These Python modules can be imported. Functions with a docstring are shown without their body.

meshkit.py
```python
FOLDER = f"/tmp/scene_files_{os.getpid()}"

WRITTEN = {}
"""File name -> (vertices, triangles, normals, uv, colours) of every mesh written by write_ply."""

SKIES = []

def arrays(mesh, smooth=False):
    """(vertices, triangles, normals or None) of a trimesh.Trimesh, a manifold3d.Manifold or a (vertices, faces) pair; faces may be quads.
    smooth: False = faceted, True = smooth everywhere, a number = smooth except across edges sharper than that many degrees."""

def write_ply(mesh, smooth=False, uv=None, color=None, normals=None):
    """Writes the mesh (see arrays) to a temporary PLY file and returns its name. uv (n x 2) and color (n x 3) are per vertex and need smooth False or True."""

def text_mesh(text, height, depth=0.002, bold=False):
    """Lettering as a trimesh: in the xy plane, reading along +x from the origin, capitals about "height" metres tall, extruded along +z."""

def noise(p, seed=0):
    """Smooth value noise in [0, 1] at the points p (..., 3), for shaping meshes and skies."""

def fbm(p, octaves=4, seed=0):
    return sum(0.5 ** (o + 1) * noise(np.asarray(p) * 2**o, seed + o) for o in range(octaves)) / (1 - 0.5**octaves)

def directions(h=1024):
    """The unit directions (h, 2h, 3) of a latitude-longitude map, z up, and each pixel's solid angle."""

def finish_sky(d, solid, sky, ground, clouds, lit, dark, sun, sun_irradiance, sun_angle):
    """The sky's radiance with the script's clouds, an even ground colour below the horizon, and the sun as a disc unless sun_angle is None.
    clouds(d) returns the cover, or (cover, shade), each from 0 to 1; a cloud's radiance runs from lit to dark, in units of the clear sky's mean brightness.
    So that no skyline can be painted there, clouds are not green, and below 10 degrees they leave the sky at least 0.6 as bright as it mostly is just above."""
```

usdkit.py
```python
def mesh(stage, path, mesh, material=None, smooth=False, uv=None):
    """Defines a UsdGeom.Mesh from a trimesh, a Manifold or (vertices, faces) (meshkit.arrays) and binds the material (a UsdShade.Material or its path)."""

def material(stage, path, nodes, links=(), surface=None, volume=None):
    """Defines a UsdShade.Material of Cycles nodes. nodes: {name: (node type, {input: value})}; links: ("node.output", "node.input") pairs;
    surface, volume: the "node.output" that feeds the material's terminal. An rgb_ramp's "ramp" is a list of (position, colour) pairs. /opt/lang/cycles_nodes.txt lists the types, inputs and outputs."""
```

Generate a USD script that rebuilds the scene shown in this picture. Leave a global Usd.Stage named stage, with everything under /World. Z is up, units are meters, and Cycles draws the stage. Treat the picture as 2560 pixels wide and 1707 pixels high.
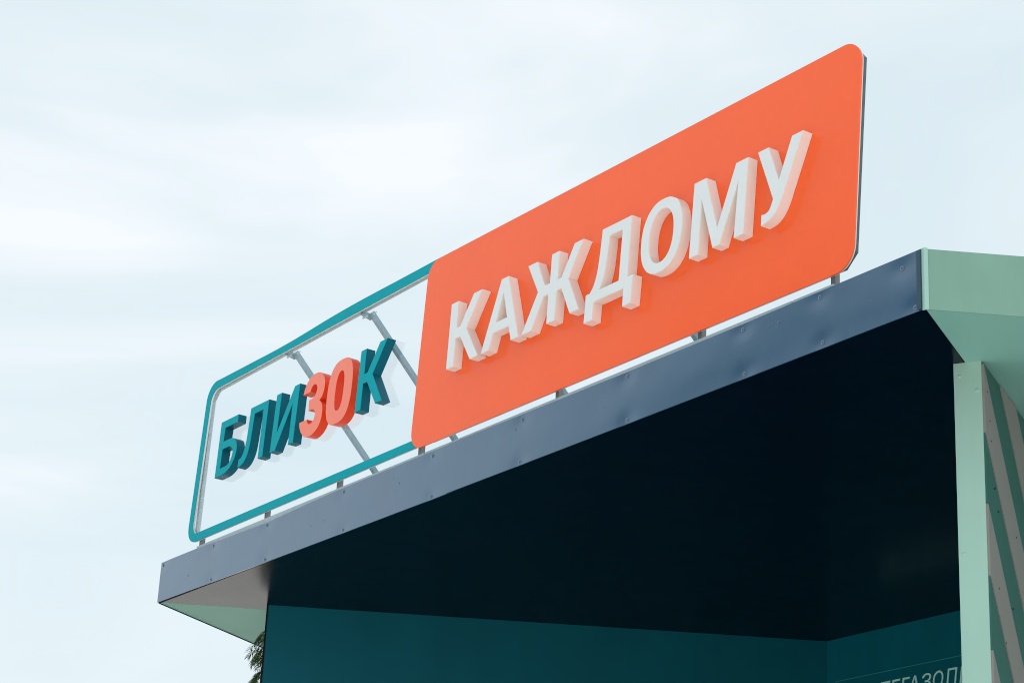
import math, random
import numpy as np
import trimesh
from shapely.geometry import Polygon, box as sbox
from shapely import affinity
import usdkit, meshkit
from pxr import Usd, UsdGeom, UsdLux, UsdShade, Gf, Sdf, Vt

random.seed(7)
stage = Usd.Stage.CreateInMemory()
UsdGeom.SetStageUpAxis(stage, 'Z')
UsdGeom.SetStageMetersPerUnit(stage, 1.0)
UsdGeom.Xform.Define(stage, '/World')
UsdGeom.Scope.Define(stage, '/World/Looks')
mat = lambda name, *a, **k: usdkit.material(stage, '/World/Looks/' + name, *a, **k)

# ---------------------------------------------------------------- camera, sky, sun, exposure
# world: z up, metres, origin on the ground under the middle of the hexagonal roof, +y towards the back of the pavilion
SIDE = 5.5636                 # length of one side of the hexagonal roof
CX, CY = SIDE / 2, SIDE * math.sqrt(3) / 2
CEIL = 4.30                   # height of the ceiling
FH = 0.2132                   # height of the fascia
cam = UsdGeom.Camera.Define(stage, '/World/camera')
R, U, Fw = (0.57702827, 0.81552853, 0.04417679), (0.26432626, -0.23765626, 0.93469307), (-0.77276776, 0.52766724, 0.35269999)
eye = (10.3175251 - CX, -4.87980816 - CY, 1.6)
cam.AddTransformOp().Set(Gf.Matrix4d(*R, 0, *U, 0, -Fw[0], -Fw[1], -Fw[2], 0, *eye, 1))
cam.CreateHorizontalApertureAttr(36.0)
cam.CreateFocalLengthAttr(36.0 * 5495.67 / 2560)
cam.CreateClippingRangeAttr(Gf.Vec2f(0.1, 20000))
cam.CreateExposureAttr(0.32)

SUN = np.array([-0.34, 0.12, 0.93]); SUN /= np.linalg.norm(SUN)
elev, rot = math.asin(SUN[2]), math.atan2(SUN[0], SUN[1])
sky_m = mat('sky_material', {
    'tc': ('texture_coordinate', {}),
    'map': ('mapping', {'scale': (1.6, 1.6, 6.0), 'rotation': (0.12, 0.1, 0.5), 'location': (0.0, 0.0, -0.42)}),
    'n': ('noise_texture', {'scale': 1.3, 'detail': 5.0, 'roughness': 0.5, 'distortion': 0.8}),
    'r': ('rgb_ramp', {'ramp': [(0.0, (6.05, 7.05, 7.4)), (0.44, (6.35, 7.3, 7.55)), (0.57, (6.95, 7.7, 7.85)), (0.69, (8.25, 8.5, 8.6)), (1.0, (8.5, 8.7, 8.75))]}),
    'sky': ('sky_texture', {'sky_type': 'single_scattering', 'sun_disc': False, 'sun_elevation': elev, 'sun_rotation': rot, 'air_density': 1.0, 'aerosol_density': 1.0}),
    'mix': ('mix_color', {'fac': 0.86}),
    'bg': ('background_shader', {'strength': 0.1}),
}, [('tc.generated', 'map.vector'), ('map.vector', 'n.vector'), ('n.fac', 'r.fac'), ('sky.color', 'mix.a'), ('r.color', 'mix.b'), ('mix.result', 'bg.color')], surface='bg.background')
dome = UsdLux.DomeLight.Define(stage, '/World/sky')
dome.CreateIntensityAttr(1.0)
UsdShade.MaterialBindingAPI.Apply(dome.GetPrim()).Bind(sky_m)
dome.GetPrim().SetCustomDataByKey('kind', 'structure')
sun = UsdLux.DistantLight.Define(stage, '/World/sun')
sun.CreateNormalizeAttr(True)
sun.CreateIntensityAttr(0.7)
sun.CreateAngleAttr(1.0)
sun.CreateColorAttr(Gf.Vec3f(1.0, 0.95, 0.88))
zax = SUN
xax = np.cross([0, 0, 1], zax); xax /= np.linalg.norm(xax)
yax = np.cross(zax, xax)
sun.AddTransformOp().Set(Gf.Matrix4d(*xax, 0, *yax, 0, *zax, 0, 0, 0, 30, 1))

# ---------------------------------------------------------------- materials
def paint(name, color, rough=0.4, spec=0.5, var=0.06, nscale=6.0, bump=0.0, bscale=200.0, coat=0.0, metallic=0.0, dirt=0.0, streak=0.0):
    """A painted sheet: faint unevenness of the colour and the gloss, a little orange peel."""
    c = np.array(color, float)
    nodes = {
        'g': ('geometry', {}),
        'n': ('noise_texture', {'scale': nscale, 'detail': 4.0, 'roughness': 0.6}),
        'r': ('rgb_ramp', {'ramp': [(0.3, c * (1 - var)), (0.7, np.minimum(c * (1 + var), 0.95))]}),
        'rr': ('map_range', {'from_min': 0.3, 'from_max': 0.7, 'to_min': rough * 0.9, 'to_max': rough * 1.12}),
        'p': ('principled_bsdf', {'specular_ior_level': spec, 'metallic': metallic, 'coat_weight': coat, 'coat_roughness': 0.2, 'coat_ior': 1.6}),
    }
    links = [('g.position', 'n.vector'), ('n.fac', 'r.fac'), ('n.fac', 'rr.value'), ('r.color', 'p.base_color'), ('rr.result', 'p.roughness')]
    if dirt:
        nodes['dn'] = ('noise_texture', {'scale': 90.0, 'detail': 2.0})
        nodes['dr'] = ('rgb_ramp', {'ramp': [(0.70, (0, 0, 0)), (0.78, (dirt, dirt, dirt))]})
        nodes['dm'] = ('mix_color', {'b': tuple(c * 0.35)})
        links = [l for l in links if l[1] != 'p.base_color'] + [('g.position', 'dn.vector'), ('dn.fac', 'dr.fac'), ('dr.color', 'dm.fac'), ('r.color', 'dm.a'), ('dm.result', 'p.base_color')]
    if streak:      # faint runs of rain dirt, long in z
        nodes['sm'] = ('mapping', {'scale': (6.0, 6.0, 0.7)})
        nodes['sn'] = ('noise_texture', {'scale': 1.0, 'detail': 5.0, 'roughness': 0.65})
        nodes['sr'] = ('rgb_ramp', {'ramp': [(0.35, (1 - streak,) * 3), (0.6, (1.0, 1.0, 1.0)), (0.8, (1 + streak * 0.5,) * 3)]})
        nodes['sx'] = ('mix_color', {'blend_type': 'multiply', 'fac': 1.0})
        nodes['sa'] = ('map_range', {'from_min': 0.35, 'from_max': 0.7, 'to_min': rough * 1.12, 'to_max': rough * 0.95})
        src = [l for l in links if l[1] == 'p.base_color'][0][0]
        links = [l for l in links if l[1] not in ('p.base_color', 'p.roughness')] + [('g.position', 'sm.vector'), ('sm.vector', 'sn.vector'), ('sn.fac', 'sr.fac'), (src, 'sx.a'), ('sr.color', 'sx.b'), ('sx.result', 'p.base_color'), ('sn.fac', 'sa.value'), ('sa.result', 'p.roughness')]
    if bump:
        nodes['bn'] = ('noise_texture', {'scale': bscale, 'detail': 2.0})
        nodes['b'] = ('bump', {'strength': bump, 'distance': 0.002})
        links += [('g.position', 'bn.vector'), ('bn.fac', 'b.height'), ('b.normal', 'p.normal')]
    return mat(name, nodes, links, surface='p.BSDF')

M = {
    'orange': paint('orange_panel_paint', (0.94, 0.094, 0.0), 0.27, 0.65, 0.03, 3.0, coat=0.1, dirt=0.12),
    'white_side': paint('warm_white_return_plastic', (0.86, 0.80, 0.745), 0.5, 0.3, 0.015),
    'salmon_face': paint('salmon_face_film', (0.90, 0.20, 0.125), 0.35, 0.6, 0.02),
    'salmon_side': paint('red_orange_side_paint', (0.78, 0.045, 0.006), 0.35, 0.4, 0.03),
    'white': paint('white_letter_plastic', (0.715, 0.73, 0.745), 0.4, 0.35, 0.015),
    'teal': paint('teal_face_film', (0.0, 0.325, 0.385), 0.5, 0.06, 0.03),
    'teal_side': paint('deep_teal_side_paint', (0.0, 0.10, 0.145), 0.4, 0.15, 0.04),
    'white_edge': paint('white_plastic_edge', (0.62, 0.63, 0.62), 0.5, 0.4, 0.04),
    'tube': paint('dark_painted_steel', (0.07, 0.10, 0.11), 0.45, 0.5, 0.06, 8.0),
    'zinc': paint('galvanised_steel', (0.42, 0.47, 0.50), 0.45, 0.5, 0.12, 25.0, metallic=0.5),
    'post': paint('grey_post_steel', (0.20, 0.21, 0.21), 0.45, 0.5, 0.08, 20.0),
    'rail': paint('grey_rail_paint', (0.36, 0.44, 0.49), 0.45, 0.5, 0.05, 10.0),
    'strut': paint('strut_steel', (0.20, 0.30, 0.35), 0.45, 0.5, 0.1, 12.0, metallic=0.2),
    'fascia': paint('blue_grey_sheet_metal', (0.002, 0.045, 0.105), 0.25, 1.0, 0.06, 2.5, coat=1.0, streak=0.05, bump=0.03, bscale=60.0),
    'fascia_edge': paint('dark_blue_trim', (0.02, 0.05, 0.075), 0.35, 0.6, 0.05),
    'soffit': paint('mint_soffit_sheet', (0.22, 0.46, 0.405), 0.5, 0.4, 0.04, 3.0),
    'mint': paint('mint_green_sheet_metal', (0.185, 0.335, 0.265), 0.5, 0.4, 0.05, 3.0, streak=0.04, bump=0.04, bscale=80.0),
    'mint_post': paint('pale_mint_post_paint', (0.33, 0.53, 0.455), 0.5, 0.4, 0.04, 2.0, streak=0.03, bump=0.04, bscale=60.0),
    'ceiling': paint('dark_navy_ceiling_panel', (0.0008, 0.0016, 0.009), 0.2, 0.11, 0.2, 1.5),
    'wall': paint('deep_teal_wall_panel', (0.0, 0.105, 0.145), 0.5, 0.15, 0.08, 1.5, streak=0.06),
    'wall_trim': paint('black_edge_trim', (0.003, 0.008, 0.011), 0.6, 0.15, 0.1),
    'board_green': paint('green_stripe_board', (0.03, 0.115, 0.098), 0.6, 0.3, 0.07, 4.0, dirt=0.25),
    'board_grey': paint('warm_grey_stripe_board', (0.225, 0.216, 0.207), 0.6, 0.3, 0.05, 4.0, dirt=0.25),
    'print': paint('pale_mint_lettering', (0.45, 0.82, 0.74), 0.5, 0.3, 0.04),
    'line': paint('thin_teal_outline', (0.03, 0.26, 0.27), 0.5, 0.3, 0.04),
    'screw': paint('dark_screw_steel', (0.02, 0.03, 0.03), 0.4, 0.6, 0.1, 60.0),
    'roof': paint('grey_roof_membrane', (0.30, 0.31, 0.31), 0.8, 0.2, 0.15, 5.0),
    'podium': paint('pavilion_floor_boards', (0.035, 0.037, 0.04), 0.7, 0.2, 0.15, 3.0),
    'wood': paint('far_tree_foliage', (0.035, 0.055, 0.025), 0.9, 0.1, 0.5, 1.2),
    'lawn': paint('mown_lawn', (0.05, 0.085, 0.03), 0.9, 0.1, 0.3, 12.0, bump=0.5, bscale=60.0),
    'paving': paint('pale_paving', (0.68, 0.665, 0.64), 0.85, 0.2, 0.2, 0.8),
}
M['glass'] = mat('clear_acrylic_pane', {
    'g': ('geometry', {}), 'n': ('noise_texture', {'scale': 3.0, 'detail': 3.0}),
    'mr': ('map_range', {'from_min': 0.3, 'from_max': 0.7, 'to_min': 0.01, 'to_max': 0.03}),
    'lw': ('layer_weight', {'blend': 0.5}), 'pw': ('math', {'math_type': 'power', 'value2': 5.0}), 'f': ('math', {'math_type': 'multiply_add', 'value2': 0.90, 'value3': 0.035}), 't': ('transparent_bsdf', {'color': (0.985, 0.993, 0.995)}),
    's': ('glossy_bsdf', {'color': (1, 1, 1)}), 'm': ('mix_closure', {}),
}, [('g.position', 'n.vector'), ('n.fac', 'mr.value'), ('mr.result', 's.roughness'), ('lw.facing', 'pw.value1'), ('pw.value', 'f.value1'), ('f.value', 'm.fac'), ('t.BSDF', 'm.closure1'), ('s.BSDF', 'm.closure2')], surface='m.closure')
M['leaf'] = mat('palm_leaf', {
    'oi': ('object_info', {}), 'g': ('geometry', {}), 'n': ('noise_texture', {'scale': 35.0, 'detail': 2.0}),
    'r': ('rgb_ramp', {'ramp': [(0.25, (0.03, 0.065, 0.025)), (0.5, (0.07, 0.14, 0.04)), (0.8, (0.15, 0.23, 0.07))]}),
    'p': ('principled_bsdf', {'roughness': 0.45}), 't': ('translucent_bsdf', {}), 'm': ('mix_closure', {'fac': 0.4}),
}, [('g.position', 'n.vector'), ('n.fac', 'r.fac'), ('r.color', 'p.base_color'), ('r.color', 't.color'), ('p.BSDF', 'm.closure1'), ('t.BSDF', 'm.closure2')], surface='m.closure')

# ---------------------------------------------------------------- helpers
used = {}
def numbered(parent, name):
    k = (parent, name); used[k] = used.get(k, 0) + 1
    return name if used[k] == 1 else f'{name}_{used[k]-1:03d}'

def thing(name, base, label, cat, group=None):
    x = UsdGeom.Xform.Define(stage, '/World/' + numbered('/World', name))
    x.AddTranslateOp().Set(Gf.Vec3d(*map(float, base)))
    pr = x.GetPrim()
    pr.SetCustomDataByKey('label', label); pr.SetCustomDataByKey('category', cat)
    if group: pr.SetCustomDataByKey('group', group)
    return (str(x.GetPath()), np.array(base, float))

def part(parent, name, mesh, material, smooth=False, label=None, kind=None):
    """Mesh given in world coordinates, written under parent relative to the thing's base."""
    path, base = parent
    v, f, n = meshkit.arrays(mesh, False)
    full = path + '/' + numbered(path, name)
    m = usdkit.mesh(stage, full, trimesh.Trimesh(np.asarray(v) - base, f, process=smooth is not False), material, smooth=smooth)
    if label: m.GetPrim().SetCustomDataByKey('label', label)
    if kind: m.GetPrim().SetCustomDataByKey('kind', kind)
    return (full, base)

def V(x, y, z):
    """From the front-left corner of the ceiling to world coordinates."""
    return np.array([x - CX, y - CY, z + CEIL])

def bx(x0, x1, y0, y1, z0, z1):
    m = trimesh.creation.box((x1 - x0, y1 - y0, z1 - z0))
    m.apply_translation(V((x0 + x1) / 2, (y0 + y1) / 2, (z0 + z1) / 2))
    return m

def prism(points, z0, z1):
    """Plan polygon (front-left-corner coordinates) between two heights."""
    pg = points if isinstance(points, Polygon) else Polygon(points)
    m = trimesh.creation.extrude_polygon(pg, z1 - z0, engine='earcut')
    m.apply_translation(V(0, 0, z0))
    return m

def front(pg, y0, y1, zoff=0.0, chamfer=0.0):
    """Elevation polygon (x, z) on a plane facing the front, from y0 (front) to y1; the front edge chamfered."""
    polys = list(getattr(pg, 'geoms', [pg]))
    out = []
    for g in polys:
        m = trimesh.creation.extrude_polygon(g, y1 - y0, engine='earcut')
        v = np.array(m.vertices)
        m = trimesh.Trimesh(np.column_stack([v[:, 0], y1 - v[:, 2], v[:, 1] + zoff]), np.array(m.faces), process=False)
        m.apply_translation(V(0, 0, 0))
        if chamfer:
            ring = lambda c, d: None
        out.append(m)
    m = trimesh.util.concatenate(out)
    if m.volume < 0: m.invert()
    return m

def bar(a, b, w, d, up=(0, 0, 1)):
    """Rectangular bar from a to b (world points), w wide and d deep."""
    a, b = np.array(a, float), np.array(b, float)
    t = b - a; ln = np.linalg.norm(t); t /= ln
    s = np.cross(t, up); s /= np.linalg.norm(s); u = np.cross(s, t)
    m = trimesh.creation.box((w, d, ln))
    T = np.eye(4); T[:3, 0] = s; T[:3, 1] = u; T[:3, 2] = t; T[:3, 3] = (a + b) / 2
    m.apply_transform(T)
    return m

def rod(a, b, r, n=10):
    return trimesh.creation.cylinder(radius=r, segment=[np.array(a, float), np.array(b, float)], sections=n)

def rounded(pts, r, n=10):
    """Polygon with rounded corners: pts [(x, z)], one radius per corner."""
    out, N = [], len(pts); pts = [np.array(q, float) for q in pts]
    rs = r if hasattr(r, '__len__') else [r] * N
    for i in range(N):
        a, b, c = pts[i - 1], pts[i], pts[(i + 1) % N]
        if rs[i] <= 0: out.append(b); continue
        u, w = (a - b) / np.linalg.norm(a - b), (c - b) / np.linalg.norm(c - b)
        ang = math.acos(np.clip(u @ w, -1, 1)); d = rs[i] / math.tan(ang / 2)
        p0, p1 = b + u * d, b + w * d
        cen = b + (u + w) / np.linalg.norm(u + w) * rs[i] / math.sin(ang / 2)
        a0 = math.atan2(*(p0 - cen)[::-1]); a1 = math.atan2(*(p1 - cen)[::-1])
        da = (a1 - a0 + math.pi) % (2 * math.pi) - math.pi
        for k in range(n + 1):
            t = a0 + da * k / n
            out.append(cen + rs[i] * np.array([math.cos(t), math.sin(t)]))
    return Polygon(out)

def spline(pts, closed=False, n=6):
    """Catmull-Rom through the points."""
    P = [np.array(q, float) for q in pts]; N = len(P); out = []
    for i in range(N if closed else N - 1):
        p1, p2 = P[i], P[(i + 1) % N]
        p0 = P[i - 1] if (closed or i > 0) else 2 * p1 - p2
        p3 = P[(i + 2) % N] if (closed or i + 2 < N) else 2 * p2 - p1
        for k in range(n):
            t = k / n
            out.append(0.5 * (2 * p1 + (p2 - p0) * t + (2 * p0 - 5 * p1 + 4 * p2 - p3) * t * t + (3 * p1 - p0 - 3 * p2 + p3) * t ** 3))
    if not closed: out.append(P[-1])
    return [tuple(q) for q in out]

def oval(cx, cz, a, b, k, n, steps=64):
    """An italic letter O: superellipse of exponent n leaning by k."""
    out = []
    for i in range(steps):
        t = 2 * math.pi * i / steps; c, s = math.cos(t), math.sin(t)
        x = math.copysign(abs(c) ** (2 / n), c) * a; z = math.copysign(abs(s) ** (2 / n), s) * b
        out.append((cx + x + k * z, cz + z))
    return out

D1 = np.array([0.5, math.sqrt(3) / 2, 0]); D2 = np.array([-0.5, math.sqrt(3) / 2, 0])
hexagon = [(CX + SIDE * math.cos(math.radians(a)), CY + SIDE * math.sin(math.radians(a))) for a in (240, 300, 0, 60, 120, 180)]

# ---------------------------------------------------------------- the setting
g = trimesh.creation.box((6000, 6000, 0.4)); g.apply_translation((0, 0, -0.2))
gm = usdkit.mesh(stage, '/World/ground', g, M['paving'])
gm.GetPrim().SetCustomDataByKey('kind', 'structure')

lw = prism([(-9.5, -3.0), (-0.7, -3.0), (-0.7, -0.5), (-3.2, 4.8), (0.0, 10.2), (-9.5, 12.0)], -CEIL + 0.004, -CEIL + 0.05)
lm = usdkit.mesh(stage, '/World/lawn', lw, M['lawn']); lm.GetPrim().SetCustomDataByKey('kind', 'structure')

# a belt of tall trees across the square, opposite the pavilion: out of the frame, mirrored dimly in the gloss of the fascia and the panel
rt_ = random.Random(5)
wood = []
for k in range(26):
    a = math.radians(180 + 41 + 48 * k / 25 + rt_.uniform(-1, 1)); rad = 27 + rt_.uniform(-2, 3)
    px, py = 5 + rad * math.cos(a), rad * math.sin(a)
    hh = rt_.uniform(13.5, 16.0)
    for q in range(3):
        m = trimesh.creation.icosphere(subdivisions=3, radius=1.0)
        v = np.array(m.vertices)
        v *= (0.82 + 0.4 * meshkit.fbm(v * 2.2 + 7.3 * k + q, 3, k))[:, None]
        v = v * np.array([2.3, 2.3, 3.0]) + [rt_.uniform(-1, 1), rt_.uniform(-1, 1), hh - 3 - q * (hh - 5) / 2.6]
        wood.append(trimesh.Trimesh(v + V(px, py, -CEIL), m.faces, process=False))
    wood.append(rod(V(px, py, -CEIL), V(px, py, -CEIL + hh * 0.6), 0.22, 8))
wm = usdkit.mesh(stage, '/World/far_trees', trimesh.util.concatenate(wood), M['wood'], smooth=False)
for kk, vv in (('kind', 'stuff'), ('label', 'dark belt of tall trees across the square, opposite the pavilion'), ('category', 'trees')): wm.GetPrim().SetCustomDataByKey(kk, vv)

# ---------------------------------------------------------------- the pavilion
pav = thing('pavilion', (0, 0, 0), 'hexagonal pavilion with dark ceiling niche, blue-grey front fascia and mint green sides', 'pavilion')
part(pav, 'floor', prism([(CX + (x - CX) * 0.93, CY + (y - CY) * 0.93) for x, y in hexagon], -CEIL, -CEIL + 0.12), M['podium'])
inner = Polygon(hexagon).buffer(-0.006, join_style=2)
part(pav, 'roof_deck', prism(inner, 0.012, 0.165), M['roof'])

# ceiling of the niche and the mint soffit around it
YB = 3.008
tt = YB / D1[1]
ceil_poly = Polygon([(0.004, 0.003), (SIDE - 0.004, 0.003), (SIDE - 0.004 + D2[0] * tt, YB), (0.004 + D1[0] * tt, YB)])
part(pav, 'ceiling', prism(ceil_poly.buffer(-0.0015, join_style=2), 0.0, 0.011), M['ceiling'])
part(pav, 'soffit', prism(inner.difference(ceil_poly.buffer(0.0015, join_style=2)), 0.0, 0.0105), M['soffit'])

# front fascia: two sheets, slightly buckled, dented round their rivets
RIV_T = [(0.022, 0.196), (0.581, 0.190), (1.135, 0.184), (1.854, 0.194), (2.602, 0.192), (3.280, 0.186), (3.978, 0.187), (4.657, 0.186), (5.063, 0.190), (5.464, 0.173)]
RIV_B = [(0.589, 0.013), (1.143, 0.010), (1.872, 0.008), (2.607, 0.006), (3.275, 0.006), (3.985, 0.008), (4.666, 0.013), (5.076, 0.018), (5.521, 0.016)]
SPECK = [(0.329, 0.083), (1.692, 0.091), (1.574, 0.089), (2.340, 0.126), (2.290, 0.160), (2.503, 0.113), (3.235, 0.155), (3.205, 0.118), (3.195, 0.108), (3.835, 0.098), (3.838, 0.088), (4.797, 0.156), (4.850, 0.159), (5.319, 0.099), (4.711, 0.152)]
top_x = [0, .4, .75, 1.135, 1.5, 1.78, 2.2, 2.6, 3.2, 3.951, 4.603, 5.133, 5.56]
top_z = [.2132, .212, .203, .197, .206, .2125, .2125, .213, .210, .206, .207, .212, .215]
bot_z = lambda x: -0.008 * math.sin(math.pi * min(max(x / SIDE, 0), 1)) - 0.001
def dents(x, z):
    d = 0.0
    for k, (rx, rz) in enumerate(RIV_T + RIV_B):
        d += (0.0018 if k < len(RIV_T) else 0.0018) * math.exp(-(((x - rx) / 0.055) ** 2 + ((z - rz) / 0.035) ** 2))
    return d
def sheet(x0, x1, y):
    nx, nz = int((x1 - x0) / 0.014), 16
    P, zz = [], np.linspace(0, 1, nz + 1)
    for i in range(nx + 1):
        x = x0 + (x1 - x0) * i / nx
        zt, zb = np.interp(x, top_x, top_z), bot_z(x)
        for t in zz:
            z = zb + (zt - zb) * t
            w = (meshkit.fbm(np.array([x * 1.6, z * 3.0, 3.3]), 3, 5) - 0.5) * 0.0055 * math.sin(math.pi * min(1, 0.08 + 0.92 * t))
            P.append(V(x, y + dents(x, z) + w, z))
    F = []
    for i in range(nx):
        for j in range(nz):
            a = i * (nz + 1) + j; b = a + nz + 1
            F += [[a, b, b + 1], [a, b + 1, a + 1]]
    nP = len(P)
    back = [q + np.array([0, 0.004, 0]) for q in P]
    F2 = [[c + nP, b + nP, a + nP] for a, b, c in F]
    edge = [(i * (nz + 1), (i + 1) * (nz + 1)) for i in range(nx)]
    rim = []
    for a, b in edge: rim += [[a, a + nP, b + nP], [a, b + nP, b]]
    for a, b in edge: a, b = a + nz, b + nz; rim += [[a, b + nP, a + nP], [a, b, b + nP]]
    for j in range(nz): rim += [[j, j + 1, j + 1 + nP], [j, j + 1 + nP, j + nP]]
    e = nx * (nz + 1)
    for j in range(nz): rim += [[e + j, e + j + 1 + nP, e + j + 1], [e + j, e + j + nP, e + j + 1 + nP]]
    return trimesh.Trimesh(np.array(P + back), np.array(F + F2 + rim), process=False)
SEAM = 2.735
f1 = part(pav, 'fascia_panel', sheet(0.0, SEAM + 0.04, -0.0012), M['fascia'], smooth=40)
f2 = part(pav, 'fascia_panel', sheet(SEAM, SIDE - 0.012, -0.0058), M['fascia'], smooth=40)
def surf(x, z, y):
    t = 0.5
    return y + dents(x, z)
def rivet(x, z, r, name, own):
    y = -0.0012 if x < SEAM else -0.0058
    m = trimesh.creation.icosphere(subdivisions=2, radius=r)
    m.apply_scale((1, 0.55, 1)); m.apply_translation(V(x, surf(x, z, y), z))
    part(own, name, m, M['fascia'], smooth=True)
for x, z in RIV_T + RIV_B:
    rivet(x, z, 0.009, 'rivet', f1 if x < SEAM else f2)
for k, (x, z) in enumerate(SPECK):
    rivet(x, z, 0.0035 if k % 3 else 0.005, 'burr', f1 if x < SEAM else f2)

# the other five sides of the roof, plain mint sheets, with a lighter folded flange at the front corner
for i in range(1, 6):
    a, b = np.array(hexagon[i]), np.array(hexagon[(i + 1) % 6])
    t = (b - a) / np.linalg.norm(b - a); nrm = np.array([t[1], -t[0]])
    for k in range(2):
        p0, p1 = a + t * (SIDE / 2 * k + 0.0015), a + t * (SIDE / 2 * (k + 1) - 0.0015)
        part(pav, 'fascia_panel', prism([tuple(p0), tuple(p1), tuple(p1 - nrm * 0.004), tuple(p0 - nrm * 0.004)], -0.002, FH), M['mint'], label='mint green side fascia sheet')
c = np.array([SIDE, 0.0])
part(pav, 'corner_trim', prism([(SIDE - 0.0115, -0.0035), (SIDE + 0.001, -0.0045), (SIDE + 0.008, 0.007), (SIDE + 0.004, 0.009), (SIDE - 0.001, 0.0015), (SIDE - 0.0115, 0.0005)], -0.003, FH + 0.003), M['mint_post'], label='pale mint folded strip on the front corner of the roof')
part(pav, 'corner_trim', bx(SIDE - 0.030, SIDE - 0.0125, -0.0095, -0.0062, 0.002, FH - 0.001), M['fascia_edge'], label='dark blue strip along the end of the front fascia')
# drip edge lines under the fascia
part(pav, 'drip_edge', bx(0.006, 3.0, 0.0045, 0.009, -0.0055, -0.0005), M['wall_trim'])
for a, b in ((0, 5), ):
    p0, p1 = np.array(hexagon[0]), np.array(hexagon[5]); t = (p1 - p0) / np.linalg.norm(p1 - p0); nn = np.array([t[1], -t[0]])
    if (np.array([CX, CY]) - p0) @ nn < 0: nn = -nn
    part(pav, 'drip_edge', prism([tuple(p0 + t * 0.01 + nn * 0.002), tuple(p1 + nn * 0.002), tuple(p1 + nn * 0.005), tuple(p0 + t * 0.012 + nn * 0.005)], -0.004, -0.0005), M['wall_trim'])

# partition walls of the three niches
def wall_prism(a, d, nrm, thick, ln, z0=-CEIL + 0.12, z1=0.004):
    a, d, nrm = np.array(a[:2]), np.array(d[:2]), np.array(nrm[:2])
    return prism([tuple(a), tuple(a + d * ln), tuple(a + d * ln + nrm * thick), tuple(a + nrm * thick)], z0, z1)
Q = np.array([0.375, 0.444]); TL = np.array([5.258, 0.442]); LN = 2.962; TH = 0.105
n1 = np.array([-math.sqrt(3) / 2, 0.5]); n2 = np.array([math.sqrt(3) / 2, 0.5])
w_left = part(pav, 'partition_wall', wall_prism(Q + D1[:2] * 0.009, D1, n1, TH, LN - 0.009), M['wall'], label='deep teal left wall of the niche')
part(w_left, 'edge_trim', wall_prism(Q - n1 * 0.002, D1, n1, TH + 0.003, 0.0085), M['wall_trim'])
w_right = part(pav, 'partition_wall', wall_prism(TL, D2, n2, TH - 0.008, LN + 0.4), M['mint_post'], label='right wall of the niche with pale mint end and diagonal stripes outside')
w_back = part(pav, 'partition_wall', bx(Q[0] + D1[0] * LN - 0.03, TL[0] + D2[0] * LN + 0.03, YB + 0.001, YB + 0.10, -CEIL + 0.121, 0.005), M['wall'], label='deep teal back wall of the niche with pale lettering')
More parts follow.
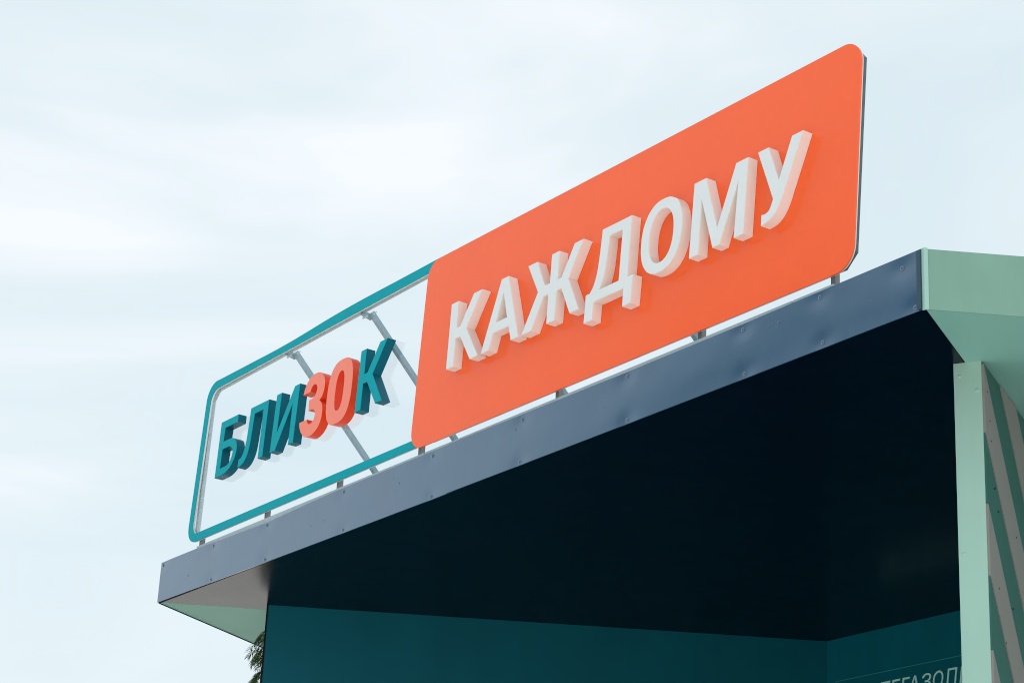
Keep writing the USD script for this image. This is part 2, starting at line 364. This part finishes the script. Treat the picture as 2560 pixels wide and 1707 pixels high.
# inner face of the right wall, painted like the niche
part(w_right, 'inner_panel', wall_prism(TL - n2 * 0.006 + D2[:2] * 0.03, D2, n2, 0.005, LN - 0.05), M['wall'])
for q in (1, 2):   # the two other niches under the same roof
    T = np.array([[math.cos(q * 2 * math.pi / 3), -math.sin(q * 2 * math.pi / 3)], [math.sin(q * 2 * math.pi / 3), math.cos(q * 2 * math.pi / 3)]])
    rt = lambda P: tuple(T @ (np.array(P) - [CX, CY]) + [CX, CY])
    for a, d, nn in ((Q, D1[:2], n1), (TL, D2[:2], n2)):
        a = np.array(a)
        part(pav, 'partition_wall', prism([rt(a), rt(a + d * LN), rt(a + d * LN + nn * TH), rt(a + nn * TH)], -CEIL + 0.12, -0.002), M['mint_post'])
    part(pav, 'partition_wall', prism([rt((1.86, YB)), rt((3.77, YB)), rt((3.77, YB + 0.1)), rt((1.86, YB + 0.1))], -CEIL + 0.12, -0.002), M['mint_post'])

# diagonal boards on the outside of the right wall: 45 degrees, 0.25 m apart along the edge
To = TL + n2 * (TH - 0.008)
def on_stripe_wall(pg, d0, d1):
    out = []
    for gg in getattr(pg, 'geoms', [pg]):
        if gg.is_empty: continue
        m = trimesh.creation.extrude_polygon(gg, d1 - d0, engine='earcut')
        v = np.array(m.vertices)
        w = V(0, 0, 0)[None] + np.column_stack([To[0] + D2[0] * v[:, 0] + n2[0] * (v[:, 2] + d0), To[1] + D2[1] * v[:, 0] + n2[1] * (v[:, 2] + d0), v[:, 1]])
        m = trimesh.Trimesh(w, np.array(m.faces), process=False)
        if m.volume < 0: m.invert()
        out.append(m)
    return trimesh.util.concatenate(out)
region = sbox(0.002, -CEIL + 0.125, LN + 0.35, -0.004)
for k in range(-17, 14):
    c0, c1 = 0.252 * k - 0.004, 0.252 * (k + 1) - 0.008
    strip = Polygon([(-6, c0 + 6), (8, c0 - 8), (8, c1 - 8), (-6, c1 + 6)]).intersection(region)
    if strip.is_empty or strip.area < 1e-3: continue
    green = k % 2 == 0
    bd = part(w_right, 'stripe_board', on_stripe_wall(strip, 0.0, 0.006 if green else 0.009), M['board_green' if green else 'board_grey'])
rs = random.Random(3)
for s_, z_ in [(0.045, -0.10), (0.065, -0.20), (0.075, -0.27), (0.11, -0.43), (0.155, -0.50), (0.42, -0.52), (0.33, -0.80), (0.12, -0.78), (0.20, -0.95)]:
    ctr = Polygon([(s_ + 0.0035 * math.cos(t), z_ + 0.0035 * math.sin(t)) for t in np.linspace(0, 2 * math.pi, 9)[:-1]])
    part(w_right, 'screw', on_stripe_wall(ctr, 0.0, 0.011), M['screw'])
# plastic caps on the pale end face
e_n = -D2[:2]; e_t = n2
for s_, z_, r_ in [(0.020, -0.048, 0.009), (0.080, -0.105, 0.010), (0.018, -0.685, 0.009), (0.060, -1.35, 0.009)]:
    m = trimesh.creation.icosphere(subdivisions=2, radius=r_); m.apply_scale((1, 1, 0.8))
    R2 = np.eye(4); m.apply_scale((0.35, 1, 1))
    ang = math.atan2(e_n[1], e_n[0]); m.apply_transform(trimesh.transformations.rotation_matrix(ang, (0, 0, 1)))
    m.apply_translation(V(*(TL + e_t * s_ - e_n * 0.0012), z_))
    part(w_right, 'screw_cap', m, M['mint_post'], smooth=True)

# lettering and thin outline on the back wall
def wall_text(ch, x0, x1, ztop, cap, shear=0.16):
    from PIL import Image, ImageDraw, ImageFont
    m = meshkit.text_mesh(ch, cap, 0.003)
    v = np.array(m.vertices)
    zmin, zmax = v[:, 1].min(), v[:, 1].max()
    v[:, 1] = (v[:, 1] - zmin) / (zmax - zmin) * cap
    xs = (v[:, 0] - v[:, 0].min()) / (v[:, 0].max() - v[:, 0].min())
    slope = shear * cap
    X = (x0 + xs * (x1 - x0)) + (v[:, 1] / cap - 1) * slope
    w = np.column_stack([X + Bx, np.full(len(X), YB) - v[:, 2], ztop - cap + v[:, 1]]) + V(0, 0, 0)
    m = trimesh.Trimesh(w, np.array(m.faces), process=False)
    if m.volume < 0: m.invert()
    return m
Bx = 1.854
for ch, a, b in [('Т', 0.404, 0.470), ('Е', 0.488, 0.541), ('Г', 0.560, 0.611), ('А', 0.612, 0.682), ('З', 0.698, 0.763), ('О', 0.776, 0.846), ('П', 0.873, 0.936), ('Е', 0.962, 1.015)]:
    part(w_back, 'letter', wall_text(ch, a, b, -0.279, 0.082), M['print'])
o_out = rounded([(Bx + 0.052, -0.60), (Bx + 0.052, -0.224), (3.70, -0.224), (3.70, -0.60)], [0.03] * 4, 6)
part(w_back, 'outline', front(o_out.difference(o_out.buffer(-0.0032)), YB - 0.001, YB + 0.0005), M['line'])

# ---------------------------------------------------------------- the orange sign
YS = 0.02
sgn = thing('orange_sign', V(3.82, YS, FH), 'orange rounded sign board with raised white letters above the fascia', 'sign')
panel = rounded([(2.3735, 0.0545), (5.2035, 0.0545), (5.2655, 0.9265), (2.4455, 0.9400)], [0.085, 0.095, 0.090, 0.085], 12)
part(sgn, 'panel', front(panel, YS, YS + 0.007, FH), M['orange'], smooth=30)
back = panel.buffer(-0.0015).intersection(sbox(2.56, -1, 6, 2))
part(sgn, 'backing', front(back, YS + 0.007, YS + 0.0125, FH), M['white_edge'], smooth=30)
fr = Polygon([(2.62, 0.070), (5.141, 0.070), (5.196, 0.119), (5.252, 0.856), (5.205, 0.914), (2.62, 0.924)])
part(sgn, 'back_frame', front(fr.difference(fr.buffer(-0.022, join_style=2)), YS + 0.013, YS + 0.034, FH), M['tube'])

corner = lambda *p: list(p)
kz = lambda a, b: (a, b)
G = {}
G['К'] = [(2.727, .642), (2.781, .642), (2.7755, .517), (2.804, .517), (2.901, .642), (2.965, .642), (2.854, .496), (2.954, .340), (2.892, .340), (2.808, .468), (2.771, .468), (2.764, .341), (2.710, .341)]
G['А'] = ([(3.111, .642), (3.162, .642), (3.252, .340), (3.198, .340), (3.179, .409), (3.063, .409), (3.034, .340), (2.977, .340)], [(3.130, .575), (3.164, .454), (3.083, .454)])
G['Ж'] = [(3.305, .641), (3.371, .641), (3.431, .516), (3.466, .516), (3.474, .641), (3.526, .641), (3.520, .516), (3.547, .516), (3.631, .641), (3.692, .641), (3.595, .499), (3.674, .339), (3.611, .339), (3.548, .468), (3.516, .468), (3.507, .339), (3.452, .339), (3.458, .468), (3.424, .468), (3.345, .339), (3.275, .339), (3.383, .500)]
G['Д'] = ([(3.819, .639), (4.009, .639), (3.988, .382), (4.025, .382), (4.013, .264), (3.960, .264), (3.965, .339), (3.770, .339), (3.764, .265), (3.710, .265), (3.719, .384)] + spline([(3.745, .384), (3.769, .411), (3.789, .457), (3.802, .517), (3.810, .570), (3.8185, .635)])[:-1],
          [(3.866, .596), (3.951, .596), (3.933, .383)] + spline([(3.807, .383), (3.831, .423), (3.848, .478), (3.857, .534), (3.8655, .592)])[:-1])
G['О'] = (oval(4.197, .490, .1255, .1515, .075, 2.25), oval(4.196, .490, .0745, .110, .075, 2.2))
G['М'] = [(4.394, .639), (4.464, .639), (4.530, .413), (4.637, .639), (4.705, .639), (4.679, .338), (4.625, .338), (4.649, .558), (4.544, .338), (4.504, .338), (4.438, .556), (4.421, .338), (4.367, .338)]
G['У'] = [(4.759, .637), (4.818, .637), (4.873, .486), (4.945, .637), (5.004, .637)] + spline([(4.905, .438), (4.893, .414), (4.876, .386), (4.852, .360), (4.824, .344), (4.800, .338), (4.776, .336)]) + spline([(4.779, .378), (4.800, .376), (4.818, .382), (4.830, .396), (4.842, .421)])
LD = 0.047
def letter(own, ch, outline, y_back, depth, material, face_material, label, sx=1.0, ox=0.0, sz=1.0, oz=0.0):
    holes = []
    if isinstance(outline, tuple): outline, holes = outline[0], [outline[1]]
    pg = Polygon(outline, holes)
    if not pg.is_valid: pg = pg.buffer(0)
    pg = affinity.affine_transform(pg, [sx, 0, 0, sz, ox, oz])
    # front edge broken by a tiny bevel: face sheet on a body whose rim is stepped in
    body = front(pg, y_back - depth + 0.0012, y_back - 0.0008, FH)
    face = front(pg.buffer(-0.0010, join_style=2), y_back - depth, y_back - depth + 0.0012, FH)
    lt = part(own, 'letter', body, material, smooth=25, label=label)
    part(lt, 'face', face, face_material, smooth=25)
for ch, o in G.items():
    letter(sgn, ch, o, YS, LD, M['white_side'], M['white'], 'white raised letter ' + ch)

# posts, feet, rail and struts behind and under a sign
def post(own, x):
    y0, y1 = YS + 0.036, YS + 0.058
    part(own, 'post', bx(x - 0.011, x + 0.011, y0, y1, FH + 0.026, FH + 0.10), M['post'])
    f = trimesh.util.concatenate([bx(x - 0.016, x + 0.016, y0 - 0.004, y1 + 0.002, FH + 0.0288, FH + 0.0335), bx(x - 0.004, x + 0.012, y1 + 0.001, y1 + 0.040, FH + 0.036, FH + 0.042),
                                  bx(x - 0.009, x - 0.005, y0 - 0.003, y0, FH + 0.030, FH + 0.040)])
    part(own, 'post_foot', f, M['tube'])
def rail(own, x0, x1):
    part(own, 'rail', bx(x0, x1, YS + 0.012, YS + 0.062, FH - 0.045, FH + 0.0285), M['rail'])
def strut(own, x, bracket=True):
    ztop = 1.114
    a, b = V(x, 0.095, ztop), V(x, 1.03, 0.17)
    d = (b - a) / np.linalg.norm(b - a); side = np.array([1.0, 0, 0]); up = np.cross(side, d)
    st = part(own, 'strut', bar(a, b, 0.024, 0.024), M['strut'])
    if bracket:
        tri = Polygon([(0.046, 1.119), (0.046, 1.092), (0.100, 1.078), (0.114, 1.090), (0.114, 1.110)])
        m = trimesh.creation.extrude_polygon(tri, 0.004, engine='earcut')
        v = np.array(m.vertices)
        m = trimesh.Trimesh(np.column_stack([x - 0.014 + v[:, 2], v[:, 0], v[:, 1]]) + V(0, 0, 0), np.array(m.faces), process=False)
        if m.volume < 0: m.invert()
        part(st, 'bracket', m, M['strut'])
        part(st, 'bolt', rod(V(x - 0.028, 0.098, 1.102), V(x + 0.022, 0.098, 1.102), 0.005), M['zinc'])
        part(st, 'bolt', rod(V(x - 0.024, 0.066, 1.085), V(x + 0.014, 0.066, 1.085), 0.005), M['zinc'])
        part(st, 'bolt', rod(V(x - 0.004, 0.10, 1.09), V(x - 0.004, 0.125, 1.128), 0.0035), M['zinc'])
for x in (3.434, 4.339, 5.066): post(sgn, x)
rail(sgn, 2.487, 4.878); rail(sgn, 4.884, 5.092)
for x in (2.715, 3.65): strut(sgn, x, False)

# ---------------------------------------------------------------- the clear sign with the teal frame
gs = thing('clear_sign', V(1.4, YS + 0.008, FH), 'clear acrylic sign board with teal border and raised teal and orange letters', 'sign')
def rg(x, z): return (1.001633 * x - 0.01685, 1.001633 * z + 0.00476)
outer = rounded([rg(2.53, 0.938), rg(0.3135, 0.9135 + 0.0), rg(0.2285, 0.0535), rg(2.53, 0.063)], [0, 0.105, 0.085, 0], 12)
# the top edge of the border rises in a gentle wave half way along
wave = [rg(2.53, 0.9400), rg(2.2, 0.9385), rg(1.95, 0.9385), rg(1.75, 0.9365), rg(1.55, 0.9310), rg(1.38, 0.9235), rg(1.2, 0.9160), rg(1.0, 0.9125), rg(0.8, 0.9130)]
outer = Polygon(list(outer.exterior.coords))
ex = [q for q in outer.exterior.coords[:-1] if not (abs(q[0] - rg(2.53, 0)[0]) < 1e-6 and q[1] > 0.5)]
k0 = max(range(len(ex)), key=lambda i: ex[i][0])            # lower right end
seq = ex[k0:] + ex[:k0] if ex[k0][0] > 2 else ex
left = [q for q in ex if q[0] < 0.6]
wl = spline(wave)
lower_right = rg(2.53, 0.063)
outer = Polygon(wl + [rg(0.46, 0.9135)] + [q for q in left] + [lower_right])
if not outer.is_valid: outer = outer.buffer(0)
inner_r = rounded([rg(2.7, 0.8945), rg(0.356, 0.8690), rg(0.278, 0.0975), rg(2.7, 0.1030)], [0, 0.075, 0.05, 0], 12)
ring = outer.difference(inner_r)
part(gs, 'border', front(ring, YS + 0.008, YS + 0.012, FH), M['teal'], smooth=30)
part(gs, 'border_backing', front(outer.buffer(-0.001).difference(inner_r), YS + 0.012, YS + 0.0215, FH), M['white_edge'], smooth=30)
part(gs, 'pane', front(outer.buffer(-0.004), YS + 0.0220, YS + 0.0260, FH), M['glass'])
tube = Polygon([(2.55, 0.925), (0.365, 0.897), (0.300, 0.840), (0.262, 0.110), (0.300, 0.078), (2.55, 0.085)])
hole = Polygon([(2.60, 0.903), (0.372, 0.875), (0.322, 0.832), (0.284, 0.118), (0.308, 0.100), (2.60, 0.107)])
part(gs, 'back_frame', front(tube.difference(hole), YS + 0.0265, YS + 0.0455, FH), M['zinc'])

H = {}
H['Б'] = ([(.604, .621), (.786, .621), (.784, .580), (.653, .580), (.645, .509)] + spline([(.715, .509), (.750, .502), (.781, .484), (.797, .452), (.795, .420), (.784, .393), (.762, .366), (.731, .344), (.694, .331), (.655, .326)]) + [(.582, .326)],
          [(.642, .467)] + spline([(.705, .467), (.735, .459), (.753, .438), (.752, .414), (.742, .394), (.724, .377), (.698, .368)]) + [(.633, .367)])
H['Л'] = [(.917, .619), (1.103, .619), (1.080, .326), (1.032, .326), (1.050, .579), (.961, .579)] + spline([(.950, .499), (.941, .442), (.931, .402), (.914, .369), (.890, .345), (.860, .331), (.825, .326)]) + spline([(.828, .368), (.853, .374), (.873, .394), (.889, .431), (.900, .480), (.9165, .614)])[:-1]
H['И'] = [(1.181, .621), (1.230, .621), (1.211, .418), (1.358, .622), (1.408, .622), (1.382, .327), (1.333, .327), (1.347, .534), (1.204, .327), (1.153, .327)]
H['З'] = spline([(1.450, .548), (1.459, .574), (1.482, .606), (1.522, .629), (1.570, .634), (1.612, .622), (1.643, .593), (1.653, .560), (1.648, .526), (1.633, .499), (1.612, .484)]) + spline([(1.612, .484), (1.637, .460), (1.646, .425), (1.641, .388), (1.617, .350), (1.577, .326), (1.532, .319), (1.487, .330), (1.453, .358), (1.434, .392), (1.431, .414)])[1:] + spline([(1.503, .413), (1.510, .395), (1.529, .383), (1.555, .388), (1.572, .408), (1.575, .431), (1.563, .448), (1.545, .454)]) + [(1.512, .454), (1.510, .509)] + spline([(1.538, .510), (1.567, .522), (1.580, .546), (1.575, .567), (1.557, .578), (1.536, .575), (1.523, .562), (1.518, .548)])
H['О'] = (oval(1.795, .4805, .1135, .1585, .085, 2.7), oval(1.7945, .484, .0375, .0965, .085, 2.5))
H['К'] = [(1.974, .631), (2.023, .631), (2.0155, .507), (2.043, .507), (2.141, .632), (2.205, .632), (2.091, .488), (2.189, .334), (2.129, .334), (2.045, .460), (2.011, .460), (2.003, .333), (1.951, .333)]
for ch, o in H.items():
    warm = ch in 'ЗО'
    letter(gs, ch, o, YS + 0.0215, 0.0475, M['salmon_side' if warm else 'teal_side'], M['salmon_face' if warm else 'teal'], ('salmon orange' if warm else 'teal') + ' raised letter ' + ch, 1.00495, -0.0511, 1.00495, 0.0144)
for x in (0.318, 1.007, 1.699, 2.402): post(gs, x)
rail(gs, 0.330, 2.481)
for x in (1.099, 1.826): strut(gs, x)

# ---------------------------------------------------------------- palm-like plant hanging outside the left wall
pl_base = V(*(Q + n1 * (TH + 0.02) + D1[:2] * 0.12), -CEIL + 0.12)
pl = thing('hanging_plant', pl_base, 'feathery green plant hanging down the outer edge of the teal left wall', 'plant')
rp = random.Random(11)
def frond(base, d, ln, droop, nl, lw):
    """Midrib with paired narrow leaflets."""
    d = np.array(d, float); d /= np.linalg.norm(d)
    pts = [np.array(base, float)]; cur = d.copy()
    for i in range(10):
        cur = cur + np.array([0, 0, -droop / 10]); cur /= np.linalg.norm(cur)
        pts.append(pts[-1] + cur * ln / 10)
    Vv, Ff = [], []
    def leaf(a, dr, L, w, nrm):
        s = np.cross(dr, nrm); s /= np.linalg.norm(s) + 1e-9
        k = len(Vv); tip = a + dr * L - nrm * 0.0 + np.array([0, 0, -L * 0.25])
        mid = a + dr * L * 0.45 + np.array([0, 0, L * 0.03])
        Vv.extend([a - s * w * 0.15, a + s * w * 0.15, mid + s * w * 0.5, tip, mid - s * w * 0.5])
        Ff.extend([[k, k + 1, k + 2], [k, k + 2, k + 4], [k + 4, k + 2, k + 3]])
    for i in range(nl):
        t = 0.15 + 0.85 * i / (nl - 1); j = min(int(t * 10), 9); u = t * 10 - j
        a = pts[j] * (1 - u) + pts[j + 1] * u if j < 10 else pts[10]
        ax = pts[j + 1] - pts[j]; ax /= np.linalg.norm(ax)
        sd = np.cross(ax, [0, 0, 1]); sd /= np.linalg.norm(sd) + 1e-9
        nn = np.cross(sd, ax)
        for sg in (-1, 1):
            dr = ax * 0.75 + sd * sg * (0.8 + rp.uniform(-.15, .15)) + nn * rp.uniform(-.15, .25); dr /= np.linalg.norm(dr)
            leaf(a, dr, ln * (0.42 - 0.22 * abs(t - 0.45)) * rp.uniform(.8, 1.15), lw, nn)
    for i in range(10):
        k = len(Vv); w = 0.0012
        a, b = pts[i], pts[i + 1]; sd = np.array([w, 0, 0]); se = np.array([0, w, 0])
        Vv.extend([a - sd, a + sd, b + sd, b - sd, a - se, a + se, b + se, b - se]); Ff.extend([[k, k + 1, k + 2], [k, k + 2, k + 3], [k + 4, k + 5, k + 6], [k + 4, k + 6, k + 7]])
    return trimesh.Trimesh(np.array(Vv), np.array(Ff), process=False)
stem0 = np.array([*(Q + n1 * (TH + 0.012) + D1[:2] * 0.04)])
stems = []
for q in range(5):
    o = stem0 + n1 * rp.uniform(0, .03) + D1[:2] * (-0.045 + 0.012 * q)
    pp = [V(o[0] + rp.uniform(-.004, .004), o[1] + rp.uniform(-.004, .004), z) for z in np.linspace(-CEIL + 0.13, -0.14 - 0.05 * q, 24)]
    stems += [rod(a, b, 0.0028, 5) for a, b in zip(pp[:-1], pp[1:])]
part(pl, 'stem', trimesh.util.concatenate(stems), M['leaf'])
view_out = np.array([n1[0], n1[1], 0])
for i in range(240):
    z = -0.105 - 1.28 * (i / 240) ** 0.9 + rp.uniform(-.012, .012)
    # fronds reach forward past the end of the wall; they bunch at some heights, thin out at others
    bunch = 0.5 + 0.5 * math.sin(z * 30 + 0.6)
    o = Q + n1 * (TH + rp.uniform(0.004, 0.05)) + D1[:2] * rp.uniform(-0.012, 0.05)
    ln = (0.068 + 0.05 * rp.random()) * (0.55 + 0.6 * bunch)
    ang = rp.uniform(-0.9, 0.9)
    d = -D1[:2] * math.cos(ang) + n1 * math.sin(ang)
    part(pl, 'frond', frond(V(o[0], o[1], z), (d[0], d[1], rp.uniform(-.2, .45)), ln, rp.uniform(1.2, 2.6), 11, 0.0062), M['leaf'])
